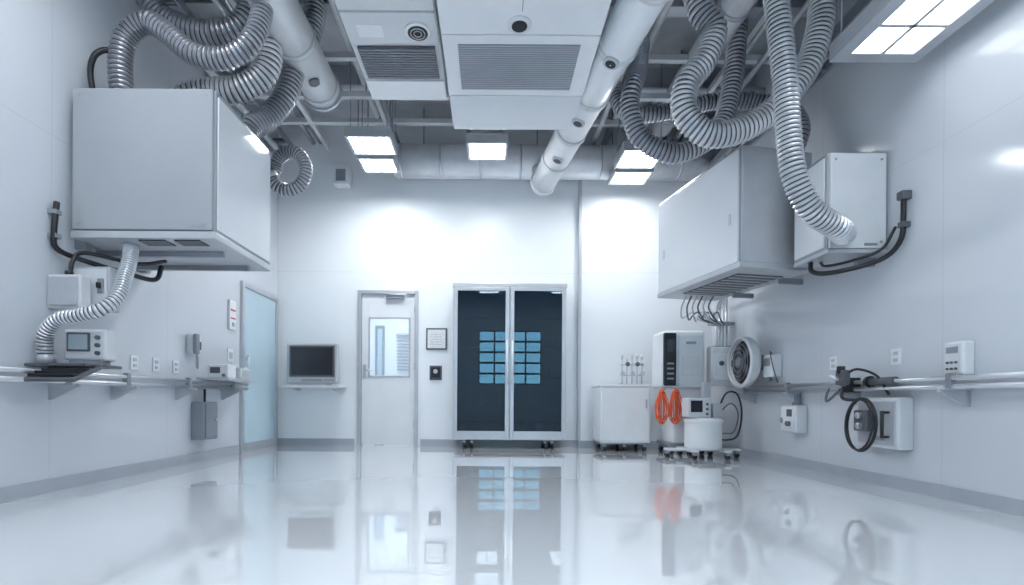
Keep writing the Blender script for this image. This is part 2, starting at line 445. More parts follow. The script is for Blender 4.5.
g.tube('pipe', [(-2.92, 3.36, 1.95), (-2.92, 3.34, 1.75), (-2.92, 3.36, 1.64), (-2.86, 3.5, 1.60), (-2.7, 3.7, 1.56), (-2.62, 3.9, 1.56), (-2.6, 3.95, 1.68)], .018, M_black)
g.tube('return_pipe', [(-2.86, 3.40, 1.47), (-2.86, 3.42, 1.57), (-2.84, 3.5, 1.65), (-2.62, 3.7, 1.63), (-2.5, 3.85, 1.69)], .014, M_black)
for z in (1.72, 1.88): g.box('clip', (XL, -2.90), (3.33, 3.38), (z-.015, z+.015), M_grey, .003)
g.done()

# left hoses
def hoseobj(name, pts, r, m, pitch=.036, collars=True, **k):
    g = G(name); g.hose('corrugated_hose', pts, r, m, pitch, **k)
    if collars:
        for a, b in ((Vector(pts[0]), Vector(pts[1])), (Vector(pts[-1]), Vector(pts[-2]))):
            d = (b-a).normalized()
            g.cyl('collar', a-d*.005, a+d*.05, r*1.06, M_lgrey, 24)
    return g.done()
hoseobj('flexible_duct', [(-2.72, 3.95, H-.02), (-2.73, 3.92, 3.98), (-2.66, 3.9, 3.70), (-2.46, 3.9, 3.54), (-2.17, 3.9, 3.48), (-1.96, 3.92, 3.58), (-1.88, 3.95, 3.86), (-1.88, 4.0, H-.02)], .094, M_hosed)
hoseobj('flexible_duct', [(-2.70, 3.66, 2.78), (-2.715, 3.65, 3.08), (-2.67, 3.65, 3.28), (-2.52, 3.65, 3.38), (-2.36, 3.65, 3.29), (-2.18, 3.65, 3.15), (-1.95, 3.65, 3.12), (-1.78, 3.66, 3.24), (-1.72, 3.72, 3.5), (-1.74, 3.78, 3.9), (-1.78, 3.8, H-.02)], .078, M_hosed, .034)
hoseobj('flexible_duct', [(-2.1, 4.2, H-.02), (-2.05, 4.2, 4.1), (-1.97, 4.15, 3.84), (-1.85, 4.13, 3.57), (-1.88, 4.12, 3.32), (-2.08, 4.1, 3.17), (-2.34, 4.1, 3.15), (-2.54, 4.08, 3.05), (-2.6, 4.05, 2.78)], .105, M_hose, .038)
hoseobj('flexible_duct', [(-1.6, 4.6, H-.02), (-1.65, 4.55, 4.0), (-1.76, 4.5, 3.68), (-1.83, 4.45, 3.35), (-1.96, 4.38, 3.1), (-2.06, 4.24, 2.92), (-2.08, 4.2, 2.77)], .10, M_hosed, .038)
pts = []
for i in range(15):
    a = math.radians(200-i*26)
    pts.append((-1.89+.16*math.cos(a), 4.72-.008*i, 2.76+.19*math.sin(a)))
pts = [(-2.1, 4.35, 2.55), (-2.1, 4.5, 2.58), (-2.1, 4.66, 2.66)]+pts[1:]
hoseobj('coiled_duct', pts, .062, M_hosed, .03)
g = G('black_vent_tube')
g.tube('tube', [(-2.86, 3.6, 2.77), (-2.87, 3.57, 2.95), (-2.84, 3.56, 3.06), (-2.80, 3.58, 3.12), (-2.76, 3.6, 3.14)], .02, M_black)
g.done()
hoseobj('flexible_duct', [(-2.59, 3.6, 1.73), (-2.53, 3.5, 1.6), (-2.49, 3.4, 1.46), (-2.46, 3.3, 1.31), (-2.50, 3.22, 1.21), (-2.62, 3.20, 1.165), (-2.76, 3.20, 1.135), (-2.86, 3.22, 1.05), (-2.885, 3.24, .95), (-2.885, 3.25, .865)], .048, M_hose, .024)

# left lower devices
g = G('isolator_switch_box')
g.box('body', (XL, -2.73), (3.33, 3.42), (1.23, 1.46), M_white2, .012)
g.box('lid', (XL+.02, -2.75), (3.318, 3.332), (1.25, 1.44), M_lgrey, .005)
g.cyl('gland', (-2.85, 3.38, 1.46), (-2.85, 3.38, 1.49), .025, M_black, 14)
g.done()
g = G('electrical_junction_box')
g.box('body', (XL, -2.64), (3.47, 3.57), (1.24, 1.55), M_lgrey, .012)
g.box('door', (-2.93, -2.66), (3.458, 3.472), (1.26, 1.53), M_white2, .005)
g.box('switch_plate', (-2.715, -2.675), (3.445, 3.46), (1.36, 1.46), M_grey, .004)
g.box('knob', (-2.705, -2.685), (3.42, 3.447), (1.39, 1.43), M_black, .004)
g.done()
g = G('patient_monitor', (-2.71, 3.38, .885), math.radians(8))
g.box('case', (-.13, .13), (-.05, .08), (0, .21), M_white2, .02)
g.box('screen_bezel', (-.105, .035), (-.058, -.048), (.06, .185), M_dgrey, .005)
g.box('screen', (-.092, .022), (-.062, -.056), (.072, .172), M_lcd, .002)
for i in range(3):
    g.lathe('knob', [(.015, 0), (.013, .02)], (.082, -.05, .05+i*.052), (0, -1, 0), M_dgrey, 16)
g.box('base', (-.1, .1), (-.04, .06), (-.03, .002), M_grey, .005)
g.done()
g = G('keyboard_tray')
g.box('tray', (-2.95, -2.56), (3.16, 3.48), (.835, .855), M_dgrey, .005)
g.box('keyboard', (-2.84, -2.52), (3.02, 3.26), (.775, .80), M_dgrey, .006, ('X', .4))
for r in range(4):
    g.box('key_row', (-2.82, -2.54), (3.045+r*.047, 3.08+r*.047), (.766+r*.019, .784+r*.019), M_black, .003)
g.box('arm', (-2.9, -2.85), (3.3, 3.35), (.82, .84), M_grey, .004)
g.done()

def rail(name, x, ya, yb, wallx, brs):
    g = G(name); sgn = 1 if x > wallx else -1
    g.cyl('upper_rail', (x, ya, .80), (x, yb, .80), .016, M_steel, 16)
    g.cyl('lower_rail', (x, ya, .745), (x, yb, .745), .016, M_steel, 16)
    g.box('trunking', tuple(sorted((wallx, wallx+sgn*.05))), (ya, yb), (.755, .79), M_lgrey, .004)
    for y in brs:
        g.prism('bracket', [(wallx, .73), (wallx+sgn*.20, .73), (wallx+sgn*.20, .71), (wallx+sgn*.02, .62), (wallx, .62)], 'Y', y, y+.02, M_lgrey)
        g.box('bracket_foot', tuple(sorted((wallx, wallx+sgn*.18))), (y-.02, y+.04), (.722, .735), M_lgrey, .003)
        g.box('clamp', tuple(sorted((x-.02, x+.02))), (y-.01, y+.03), (.72, .83), M_grey, .004)
    return g.done()
rail('equipment_rail', -2.84, 2.0, 5.85, XL, (2.45, 3.35, 3.9, 4.7, 5.5))
rail('equipment_rail', 2.92, 1.8, 6.1, XR, (2.3, 3.16, 4.1, 4.9, 5.7))

def outlet(y, z, wallx):
    g = G('wall_outlet'); s = 1 if wallx < 0 else -1
    g.box('plate', tuple(sorted((wallx, wallx+s*.01))), (y-.045, y+.045), (z-.06, z+.06), M_white, .004)
    for dz in (-.025, .025): g.box('socket', tuple(sorted((wallx+s*.009, wallx+s*.014))), (y-.02, y+.02), (z+dz-.013, z+dz+.013), M_lgrey, .003)
    g.done()
for y, z in ((4.15, .93), (4.42, .93), (4.7, .93)): outlet(y, z, XL)
outlet(3.74, .985, XR); outlet(4.42, .985, XR)

g = G('wall_telephone')
g.box('base', (XL, XL+.06), (4.86, 5.02), (1.08, 1.26), M_white2, .01)
g.box('handset', (XL+.06, XL+.10), (4.87, 4.93), (1.07, 1.27), M_grey, .015)
g.box('keypad', (XL+.06, XL+.066), (4.95, 5.01), (1.12, 1.2), M_dgrey, .003)
g.tube('cord', [(XL+.08, 4.9, 1.07), (XL+.08, 4.9, .97), (XL+.07, 4.94, .93), (XL+.05, 4.98, 1.0), (XL+.04, 4.98, 1.08)], .006, M_grey)
g.done()
g = G('infusion_pump')
g.box('case', (-2.83+.0, -2.62), (5.0, 5.16), (.84, .98), M_white, .015)
g.box('display', (-2.80, -2.70), (4.994, 5.002), (.89, .95), M_dgrey, .003)
g.box('case_upper', (-2.82, -2.6), (5.22, 5.42), (.84, .96), M_white2, .015)
g.box('pump_door', (-2.62, -2.6), (5.24, 5.4), (.86, .94), M_lgrey, .004)
g.box('foot', (-2.93, -2.6), (4.98, 5.62), (.818, .842), M_lgrey, .004)
g.cyl('rotary', (-2.66, 4.995, .87), (-2.66, 4.98, .87), .015, M_dgrey, 14)
g.cyl('bottle', (-2.72, 5.55, .842), (-2.72, 5.55, .95), .04, M_white, 20)
g.cyl('bottle_neck', (-2.72, 5.55, .95), (-2.72, 5.55, .99), .015, M_white, 14)
g.done()
g = G('control_cabinet')
g.box('body', (XL, XL+.13), (4.95, 5.2), (.22, .60), M_grey, .01)
g.box('door', (XL+.13, XL+.14), (4.97, 5.18), (.24, .58), mat('cabinet_door_grey', (.26, .28, .32), .35, .3), .004)
g.cyl('latch', (XL+.14, 5.14, .42), (XL+.155, 5.14, .42), .012, M_steel, 12)
g.tube('conduit', [(XL+.05, 5.1, .6), (XL+.05, 5.1, .74)], .012, M_black)
g.done()
g = G('alarm_call_point')
g.box('plate', (XL, XL+.03), (5.62, 5.76), (1.42, 1.75), M_white, .006)
g.box('label', (XL+.03, XL+.034), (5.64, 5.74), (1.63, 1.65), M_red, 0)
g.box('label', (XL+.03, XL+.034), (5.64, 5.74), (1.54, 1.555), M_red, 0)
g.box('button', (XL+.03, XL+.045), (5.67, 5.71), (1.46, 1.5), M_lgrey, .004)
g.done()
g = G('light_switch')
g.box('plate', (XL, XL+.012), (5.62, 5.74), (1.05, 1.2), M_white, .004)
g.box('rocker', (XL+.012, XL+.02), (5.65, 5.71), (1.09, 1.16), M_lgrey, .003)
g.done()

# ---------------------------------------------------------------- RIGHT big units
g = G('air_handling_unit', (2.15, 4.3, 0), math.radians(11.2))
W, L, z0, z1 = .72, 1.36, 1.80, 2.86
g.box('body', (0, W), (.02, L), (z0+.03, z1), M_unit, .012)
g.box('front_panel', (.012, W-.012), (0, .025), (z0+.05, z1-.005), M_lgrey, .006)
g.box('side_panel', (-.012, .005), (.03, L-.03), (z0+.05, z1-.03), M_unitg, .006)
g.box('base_frame', (-.01, W), (0, L), (z0, z0+.05), M_lgrey, .006)
g.box('underside_grille', (.12, W-.12), (.2, L-.3), (z0-.008, z0+.002), M_dgrey, .003)
for k in range(9): g.box('grille_bar', (.12, W-.12), (.22+k*.095, .235+k*.095), (z0-.014, z0-.006), M_lgrey, 0)
g.box('panel_latch', (-.018, -.01), (.12, .15), (z0+.4, z0+.5), M_lgrey, .002)
g.box('panel_latch', (-.018, -.01), (L-.15, L-.12), (z0+.4, z0+.5), M_lgrey, .002)
for y in (.25, .9): g.box('wall_bracket', (W-.1, W+.14), (y, y+.04), (z0-.05, z0), M_grey, .004)
g.done()
g = G('condenser_box')
g.box('body', (2.58, 3.03), (3.84, 4.26), (1.80, 2.56), M_unit, .012)
g.box('front_panel', (2.59, 3.02), (3.82, 3.845), (1.82, 2.55), M_white2, .008)
g.box('side_panel', (2.57, 2.585), (3.87, 4.24), (1.84, 2.53), M_white, .006)
g.box('base_lip', (2.575, 3.03), (3.82, 4.26), (1.785, 1.815), M_lgrey, .005)
for x in (2.63, 2.98):
    for z in (1.87, 2.5): g.cyl('screw', (x, 3.82, z), (x, 3.815, z), .009, M_grey, 10)
g.box('label', (2.85, 2.95), (3.817, 3.821), (1.84, 1.86), M_grey, 0)
g.box('wall_bracket', (2.9, XR), (3.95, 4.0), (1.72, 1.79), M_grey, .004)
g.done()
g = G('black_refrigerant_pipe')
g.tube('pipe', [(2.62, 4.1, 1.79), (2.6, 4.05, 1.70), (2.66, 3.95, 1.66), (2.85, 3.85, 1.69), (2.97, 3.75, 1.74), (3.0, 3.66, 1.84), (3.0, 3.64, 2.0), (3.0, 3.64, 2.14)], .018, M_black)
g.tube('pipe_thin', [(2.7, 4.1, 1.79), (2.68, 4.0, 1.73), (2.8, 3.88, 1.74), (2.95, 3.78, 1.8), (3.01, 3.72, 1.95)], .011, M_black)
g.box('clip', (2.97, XR), (3.61, 3.67), (2.12, 2.18), M_dgrey, .006)
g.box('clip', (2.98, XR), (3.62, 3.67), (1.92, 1.96), M_dgrey, .004)
g.done()
# right hoses
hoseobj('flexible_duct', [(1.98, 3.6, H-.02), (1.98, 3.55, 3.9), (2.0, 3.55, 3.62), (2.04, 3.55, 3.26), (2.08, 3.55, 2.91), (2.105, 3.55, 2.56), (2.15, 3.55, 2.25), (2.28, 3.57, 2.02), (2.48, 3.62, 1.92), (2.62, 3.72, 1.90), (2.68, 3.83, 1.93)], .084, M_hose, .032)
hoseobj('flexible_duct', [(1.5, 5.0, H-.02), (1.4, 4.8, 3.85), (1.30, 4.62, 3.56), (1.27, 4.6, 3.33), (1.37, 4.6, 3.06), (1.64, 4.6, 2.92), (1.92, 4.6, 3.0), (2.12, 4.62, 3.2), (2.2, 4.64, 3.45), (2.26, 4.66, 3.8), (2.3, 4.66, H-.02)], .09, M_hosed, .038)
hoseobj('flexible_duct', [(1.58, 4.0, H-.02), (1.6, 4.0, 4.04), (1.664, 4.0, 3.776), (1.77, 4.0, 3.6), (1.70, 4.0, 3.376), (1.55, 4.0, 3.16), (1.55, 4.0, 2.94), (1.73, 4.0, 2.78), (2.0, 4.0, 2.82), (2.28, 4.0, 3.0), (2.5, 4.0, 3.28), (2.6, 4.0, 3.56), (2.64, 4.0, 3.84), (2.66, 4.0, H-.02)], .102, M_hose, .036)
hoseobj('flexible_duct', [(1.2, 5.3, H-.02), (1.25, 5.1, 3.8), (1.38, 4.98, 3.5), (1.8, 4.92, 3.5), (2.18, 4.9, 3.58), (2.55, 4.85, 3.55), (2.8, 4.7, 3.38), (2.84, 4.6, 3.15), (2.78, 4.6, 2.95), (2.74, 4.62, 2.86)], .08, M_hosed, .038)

# cable drop under right unit + conduits
g = G('conduit_cluster')
for i, x in enumerate((2.80, 2.86, 2.92, 2.98)):
    g.cyl('conduit', (x, 6.2+.04*i, .95), (x, 6.2+.04*i, 1.75+.06*i), .016, M_steel if i % 2 else M_lgrey, 12)
    g.tube('elbow', [(x, 6.2+.04*i, 1.74+.06*i), (x, 6.15+.04*i, 1.84+.06*i), (x-.02, 6.0+.04*i, 1.88+.06*i), (x-.04, 5.5, 1.90+.06*i)], .016, M_steel if i % 2 else M_lgrey)
g.box('strap', (2.76, 3.02), (6.18, 6.36), (1.3, 1.33), M_grey, .003)
g.box('strap', (2.76, 3.02), (6.18, 6.36), (1.6, 1.63), M_grey, .003)
g.done()
g = G('cable_bundle')
for i in range(6):
    x = 2.15+i*.06
    g.tube('cable', [(x, 5.5, 1.80), (x-.03, 5.55, 1.68), (x+.05+.02*i, 5.75, 1.60-.02*(i % 3)), (x+.18, 5.9, 1.66), (x+.3, 6.05, 1.72), (x+.36, 6.12, 1.66), (2.78+.02*i, 6.16, 1.58)], .009, M_dgrey if i % 2 else M_lgrey)
g.done()

# ---------------------------------------------------------------- right back equipment
g = G('utility_cart')
x0, x1, y0, y1 = 1.40, 2.03, 6.32, 6.80
g.box('body', (x0, x1), (y0, y1), (.11, .82), M_unitg, .012)
g.box('top', (x0-.01, x1+.01), (y0-.01, y1), (.82, .845), M_white, .008)
g.box('door', (x0+.02, x1-.02), (y0-.01, y0+.005), (.14, .80), M_white, .005)
g.box('pull', (x1-.07, x1-.05), (y0-.025, y0-.01), (.55, .66), M_steel, .003)
g.box('base', (x0+.02, x1-.02), (y0+.02, y1-.02), (.09, .115), M_grey, .004)
for x in (x0+.06, (x0+x1)/2, x1-.06):
    for y in (y0+.05, y1-.06): g.caster(x, y, .04, .1)
g.done()
g = G('gas_valve_manifold')
g.box('base', (1.70, 2.02), (6.50, 6.62), (.845, .865), M_lgrey, .005)
g.cyl('header', (1.71, 6.56, 1.12), (2.01, 6.56, 1.12), .016, M_steel, 14)
g.cyl('header', (1.71, 6.56, .98), (2.01, 6.56, .98), .012, M_steel, 14)
for i in range(5):
    x = 1.73+i*.065
    g.cyl('riser', (x, 6.56, .865), (x, 6.56, 1.2), .010, M_steel, 10)
    g.lathe('valve_wheel', [(.028, 0), (.03, .008), (.028, .016)], (x, 6.535, 1.12 if i % 2 else 1.0), (0, -1, 0), M_dgrey if i % 2 else M_lgrey, 14)
    g.cyl('cap', (x, 6.56, 1.2), (x, 6.56, 1.25), .018, M_white2, 12)
g.lathe('gauge', [(.04, 0), (.04, .02), (.034, .024)], (1.80, 6.53, 1.22), (0, -1, 0), M_white, 20)
g.done()

g = G('anaesthesia_machine')
g.box('column', (2.20, 2.60), (6.04, 6.45), (.12, 1.50), M_white, .04)
g.box('shell_rim', (2.06, 2.24), (5.99, 6.40), (.80, 1.49), M_white, .05)
g.box('black_shell', (2.075, 2.225), (5.965, 6.02), (.83, 1.46), M_black, .04)
g.box('screen', (2.10, 2.2), (5.958, 5.97), (1.22, 1.38), M_screen, .003)
for k in range(4): g.box('vent_slot', (2.11, 2.19), (5.955, 5.967), (.90+k*.06, .92+k*.06), M_grey, .003)
g.box('front_door', (2.27, 2.56), (6.025, 6.045), (.80, 1.44), M_unitg, .01)
g.box('door_recess', (2.31, 2.52), (6.018, 6.027), (.95, 1.2), M_white2, .006)
g.box('badge', (2.36, 2.47), (6.0, 6.026), (1.33, 1.36), M_grey, 0)
g.box('lower_shelf', (2.06, 2.62), (5.98, 6.30), (.80, .825), M_lgrey, .006)
g.box('base', (2.16, 2.62), (6.0, 6.48), (.09, .14), M_grey, .01)
for x in (2.2, 2.57):
    for y in (6.05, 6.42): g.caster(x, y, .04, .1)
for x in (2.08, 2.2): g.tube('hook', [(x, 6.0, .80), (x, 5.96, .78), (x, 5.93, .79)], .008, M_steel)
g.done()
for gx in (2.03, 2.19):
    g = G('coiled_orange_cable')
    for i, w in enumerate((.070, .040, .014, .066, .044, .018, .060, .030)):
        yy = 5.86+.011*i
        cx = gx+random.uniform(-.006, .006)
        zt, zb = .79-random.uniform(0, .03), .37+random.uniform(0, .06)
        n = 14; pp = []
        for k in range(n):
            a = 2*math.pi*k/n
            pp.append((cx+w*math.sin(a)*(1-.45*math.cos(a))+random.uniform(-.004, .004), yy+random.uniform(-.003, .003), (zt+zb)/2+(zt-zb)/2*math.cos(a)))
        g.tube('loop', pp, .006, M_orange, 8, True, 4)
    g.box('tie', (gx-.022, gx+.022), (5.85, 5.962), (.735, .75), M_red, .004)
    g.done()

g = G('suction_canister_trolley')
g.lathe('drum', [(.19, 0), (.2, .02), (.2, .30), (.21, .305), (.21, .335), (.17, .36)], (2.44, 5.72, .10), (0, 0, 1), M_white, 36)
g.box('base_beam', (2.0, 2.86), (5.68, 5.76), (.075, .105), M_white2, .01)
g.box('base_beam', (2.22, 2.30), (5.48, 5.96), (.075, .105), M_white2, .01)
g.box('base_beam', (2.58, 2.66), (5.48, 5.96), (.075, .105), M_white2, .01)
for p in ((2.03, 5.72), (2.26, 5.5), (2.62, 5.5), (2.83, 5.72), (2.26, 5.93), (2.62, 5.93)): g.caster(p[0], p[1], .036, .09)
g.box('monitor_case', (2.22, 2.48), (5.60, 5.8), (.46, .68), M_white2, .015)
g.box('monitor_screen', (2.25, 2.38), (5.592, 5.602), (.52, .65), M_screen, .003)
for k in range(3): g.cyl('knob', (2.43, 5.6, .5+.055*k), (2.43, 5.585, .5+.055*k), .014, M_dgrey, 12)
g.box('regulator_block', (2.52, 2.66), (5.64, 5.8), (.46, .62), M_lgrey, .012)
g.box('rear_column', (2.48, 2.56), (5.80, 5.88), (.1, .86), M_lgrey, .008)
g.tube('black_tube', [(2.62, 5.7, .6), (2.68, 5.66, .74), (2.8, 5.66, .72), (2.86, 5.68, .5), (2.82, 5.7, .25), (2.7, 5.72, .2), (2.63, 5.72, .22)], .010, M_black)
g.tube('black_tube', [(2.6, 5.66, .52), (2.7, 5.6, .62), (2.78, 5.6, .5), (2.74, 5.62, .3), (2.63, 5.66, .28)], .008, M_dgrey)
g.done()

g = G('round_wall_fan')
c = (2.86, 5.6, 1.08)
g.lathe('drum_housing', [(.20, -.05), (.27, -.03), (.285, 0), (.285, .07), (.26, .085), (.25, .06), (.24, .02)], c, (-1, 0, 0), M_white2, 44)
g.lathe('dark_recess', [(.245, .0), (.245, .03)], c, (-1, 0, 0), M_black, 40)
for r in (.06, .11, .16, .21):
    g.tube('guard_ring', [(2.775, 5.6+r*math.cos(t*math.pi/8), 1.08+r*math.sin(t*math.pi/8)) for t in range(16)], .003, M_grey, 6, True, 3)
for k in range(5):
    a = k*2*math.pi/5
    g.box('fan_blade', (2.80, 2.812), (5.6-.04+.12*math.cos(a), 5.6+.04+.12*math.cos(a)), (1.08-.09+.12*math.sin(a), 1.08+.09+.12*math.sin(a)), M_dgrey, .004, ('X', a-math.pi/2))
g.lathe('hub', [(.05, .04), (.045, .09)], c, (-1, 0, 0), M_grey, 24)
g.box('wall_mount', (2.9, XR), (5.55, 5.65), (1.0, 1.16), M_grey, .006)
g.done()
g = G('fan_control_box')
g.box('case', (2.66, 2.9), (6.02, 6.16), (.83, 1.3), M_white2, .015)
g.box('face', (2.69, 2.87), (6.008, 6.022), (.9, 1.22), M_white, .006)
g.lathe('dial', [(.03, 0), (.026, .02)], (2.78, 6.01, 1.1), (0, -1, 0), M_dgrey, 18)
g.box('mount_arm', (2.88, XR), (6.06, 6.12), (1.0, 1.1), M_grey, .004)
g.done()

# right wall devices
g = G('soap_dispenser')
g.box('body', (2.93, XR), (5.2, 5.38), (.90, 1.14), M_white, .02)
g.box('window', (2.922, 2.932), (5.24, 5.34), (1.02, 1.1), M_grey, .003)
g.cyl('nozzle', (2.96, 5.28, .90), (2.96, 5.28, .86), .015, M_dgrey, 12)
g.tube('cord', [(2.95, 5.22, 1.12), (2.91, 5.2, 1.16), (2.93, 5.18, 1.0), (2.98, 5.18, .84)], .006, M_dgrey)
g.done()
g = G('wall_intercom')
g.box('case', (2.965, XR), (3.13, 3.27), (.82, 1.035), M_white, .014)
g.box('faceplate', (2.955, 2.967), (3.145, 3.255), (.835, 1.02), M_white2, .005)
g.box('display', (2.95, 2.956), (3.16, 3.24), (.96, 1.0), M_grey, .003)
for a, b in ((3.17, .9), (3.2, .9), (3.23, .9), (3.17, .86), (3.2, .86), (3.23, .86)):
    g.cyl('button', (2.956, a, b), (2.946, a, b), .008, M_dgrey, 12)
g.done()
g = G('vacuum_regulator')
g.box('case', (2.92, XR), (4.78, 5.02), (.34, .61), M_white2, .015)
g.box('faceplate', (2.91, 2.922), (4.8, 5.0), (.36, .59), M_white, .005)
g.box('dark_panel', (2.904, 2.912), (4.82, 4.9), (.5, .57), M_dgrey, .003)
g.lathe('gauge', [(.04, 0), (.04, .02), (.033, .024)], (2.91, 4.95, .46), (-1, 0, 0), M_white, 20)
g.lathe('gauge_dial', [(.03, 0), (.03, .003)], (2.886, 4.95, .46), (-1, 0, 0), M_grey, 20)
g.cyl('knob', (2.91, 4.86, .43), (2.88, 4.86, .43), .025, M_dgrey, 16)
g.box('hanger', (2.98, 3.0), (4.86, 4.94), (.6, .72), M_grey, .003)
g.done()
g = G('hose_service_panel')
g.box('back_plate', (2.93, XR), (3.58, 4.0), (.30, .68), M_white2, .012)
g.box('face', (2.92, 2.932), (3.61, 3.97), (.33, .65), M_lgrey, .004)
g.cyl('handle_bar', (2.87, 3.66, .38), (2.87, 3.66, .58), .012, M_black, 12)
for z in (.39, .57): g.cyl('handle_post', (2.87, 3.66, z), (2.93, 3.66, z), .009, M_black, 10)
g.box('coupler_block', (2.87, 2.93), (3.8, 3.95), (.42, .58), M_dgrey, .01)
for z in (.46, .54): g.lathe('coupler', [(.025, 0), (.025, .03), (.015, .035)], (2.87, 3.87, z), (-1, 0, 0), M_steel, 16)
g.box('label', (2.915, 2.921), (3.7, 3.78), (.36, .39), M_grey, 0)
g.done()
g = G('air_hose_with_clamp')
g.box('clamp_block', (2.86, 2.97), (4.0, 4.08), (.72, .84), M_black, .01)
g.box('clamp_jaw', (2.8, 2.87), (3.98, 4.06), (.78, .90), M_dgrey, .01)
g.cyl('clamp_screw', (2.72, 4.02, .86), (2.86, 4.02, .80), .014, M_steel, 12)
g.cyl('regulator', (2.82, 4.02, .87), (2.82, 4.02, .93), .03, M_black, 16)
g.lathe('gauge', [(.035, 0), (.035, .02)], (2.8, 3.975, .80), (0, -1, 0), M_dgrey, 18)
pp = []
for k in range(20):
    a = 2*math.pi*k/20
    pp.append((2.85+.01*math.sin(a), 3.84+.15*math.cos(a), .47+.2*math.sin(a)))
g.tube('hose_loop', pp, .011, M_black, 10, True, 6)
pp2 = [(p[0]-.02, 3.84+(p[1]-3.84)*.93, .47+(p[2]-.47)*.96) for p in pp]
g.tube('hose_loop', pp2, .008, M_black, 10, True, 6)
g.tube('hose_feed', [(2.83, 4.0, .79), (2.78, 3.95, .68), (2.82, 3.88, .66), (2.85, 3.84, .67)], .012, M_black)
g.tube('hose_feed', [(2.87, 4.05, .86), (2.86, 3.9, .9), (2.9, 3.75, .84), (2.92, 3.66, .7)], .010, M_black)
g.tube('hose_feed', [(2.84, 4.05, .75), (2.8, 4.15, .65), (2.86, 4.25, .7), (2.92, 4.3, .76)], .010, M_dgrey)
g.done()
g = G('hose_reel_holder')
g.cyl('spindle', (2.92, 3.60, .80), (2.92, 3.85, .80), .03, M_dgrey, 16)
g.cyl('end_cap', (2.92, 3.83, .80), (2.92, 3.86, .80), .045, M_black, 18)
g.done()

# ---------------------------------------------------------------- ceiling services
def light_panel(x0, x1, y0, y1, z, h=.11, m=M_diffn, cells=2, name='ceiling_light_panel', t=.03, dv=.008):
    g = G(name)
    g.box('housing_top', (x0, x1), (y0, y1), (z+h-.02, z+h), M_lgrey, .004)
    g.box('rim', (x0, x1), (y0, y0+t), (z, z+h-.02), M_lgrey, .003)
    g.box('rim', (x0, x1), (y1-t, y1), (z, z+h-.02), M_lgrey, .003)
    g.box('rim', (x0, x0+t), (y0+t, y1-t), (z, z+h-.02), M_lgrey, .003)
    g.box('rim', (x1-t, x1), (y0+t, y1-t), (z, z+h-.02), M_lgrey, .003)
    if cells > 1:
        for k in range(1, cells):
            xx = x0+(x1-x0)*k/cells
            g.box('divider', (xx-dv, xx+dv), (y0+t, y1-t), (z+.002, z+.02), M_lgrey, .001)
        n = max(2, round((y1-y0)/.3))
        for k in range(1, n):
            yy = y0+(y1-y0)*k/n
            g.box('divider', (x0+t, x1-t), (yy-dv, yy+dv), (z+.002, z+.02), M_lgrey, .001)
    g.box('diffuser', (x0+t, x1-t), (y0+t, y1-t), (z+.014, z+.022), m, 0)
    for x in (x0+.05, x1-.05):
        for y in (y0+.05, y1-.05): g.cyl('hanger_rod', (x, y, z+h), (x, y, H), .006, M_grey, 8)
    g.done()
light_panel(-1.60, -1.10, 5.42, 5.84, 3.49, cells=1)
light_panel(-1.60, -1.16, 5.92, 6.30, 3.49, .08, cells=1)
light_panel(-.28, .18, 5.54, 5.95, 3.49, cells=1)
light_panel(1.50, 1.99, 5.68, 6.14, 3.49, cells=1)
light_panel(1.53, 2.02, 6.22, 6.60, 3.49, .06, M_diffm, cells=1)
light_panel(2.33, 2.93, 2.45, 3.46, 2.99, .12, M_diffr, 2, t=.09, dv=.012)
for y in (-1.2, .6, 2.0):  # panels out of view, added to raise the overall light
    for x in (-2.4, -.35, 1.7):
        if y == 2.0 and x > 1: continue
        light_panel(x, x+.6, y, y+1.2, 3.7, .1, M_fill, 2)

g = G('insulated_supply_duct')
g.cyl('duct', (-1.25, 6.62, 3.79), (3.02, 6.62, 3.79), .21, M_foil, 36)
for i in range(9):
    x = -1.2+i*.52
    g.cyl('band', (x, 6.62, 3.79), (min(3.03, x+.03), 6.62, 3.79), .218, M_steel, 36)
for x in (-.9, .6, 2.2): g.cyl('hanger', (x, 6.62, 3.99), (x, 6.62, H), .008, M_grey, 8)
g.lathe('end_cap', [(.21, 0), (.18, .04), (.1, .06)], (-1.25, 6.62, 3.79), (-1, 0, 0), M_foil, 36)
g.done()
g = G('white_round_duct')
a = Vector((.66, 6.38, 3.42)); b = Vector((1.27, 1.6, 3.42)); d = (b-a).normalized()
g.cyl('duct', a, b, .155, M_white, 40)
Ld = (b-a).length; k = .0
while k < Ld:
    p = a+d*k; g.cyl('joint_ring', p, p+d*.05, .168, M_white2, 40); k += .62
for t in (.9, 1.65, 2.5, 3.2, 4.0):
    p = a+d*t
    nn = Vector((-.35, 0, -1)).normalized()
    g.lathe('nozzle_rim', [(.065, -.02), (.065, .012), (.05, .016)], p+nn*.15, nn, M_lgrey, 20)
    g.lathe('nozzle_hole', [(.045, -.01), (.042, .018)], p+nn*.15, nn, M_black, 20)
g.lathe('elbow_end', [(.155, 0), (.15, .05), (.12, .10), (.06, .14)], a, -d, M_white, 32)
g.cyl('elbow_riser', (a.x, a.y+.03, 3.42), (a.x, a.y+.03, 3.62), .14, M_white, 32)
for t in (1.2, 3.4): g.cyl('hanger', a+d*t+Vector((0, 0, .15)), a+d*t+Vector((0, 0, H-3.42)), .008, M_grey, 8)
g.done()
g = G('white_exhaust_duct')
g.cyl('duct', (-1.70, 5.0, 3.72), (-1.70, 1.6, 3.72), .175, M_white, 40)
for y in (4.95, 4.3, 3.65, 3.0): g.cyl('joint_ring', (-1.70, y, 3.72), (-1.70, y-.05, 3.72), .188, M_white2, 40)
g.lathe('end_flange', [(.195, 0), (.195, .03), (.15, .035)], (-1.70, 5.0, 3.72), (0, 1, 0), M_lgrey, 36)
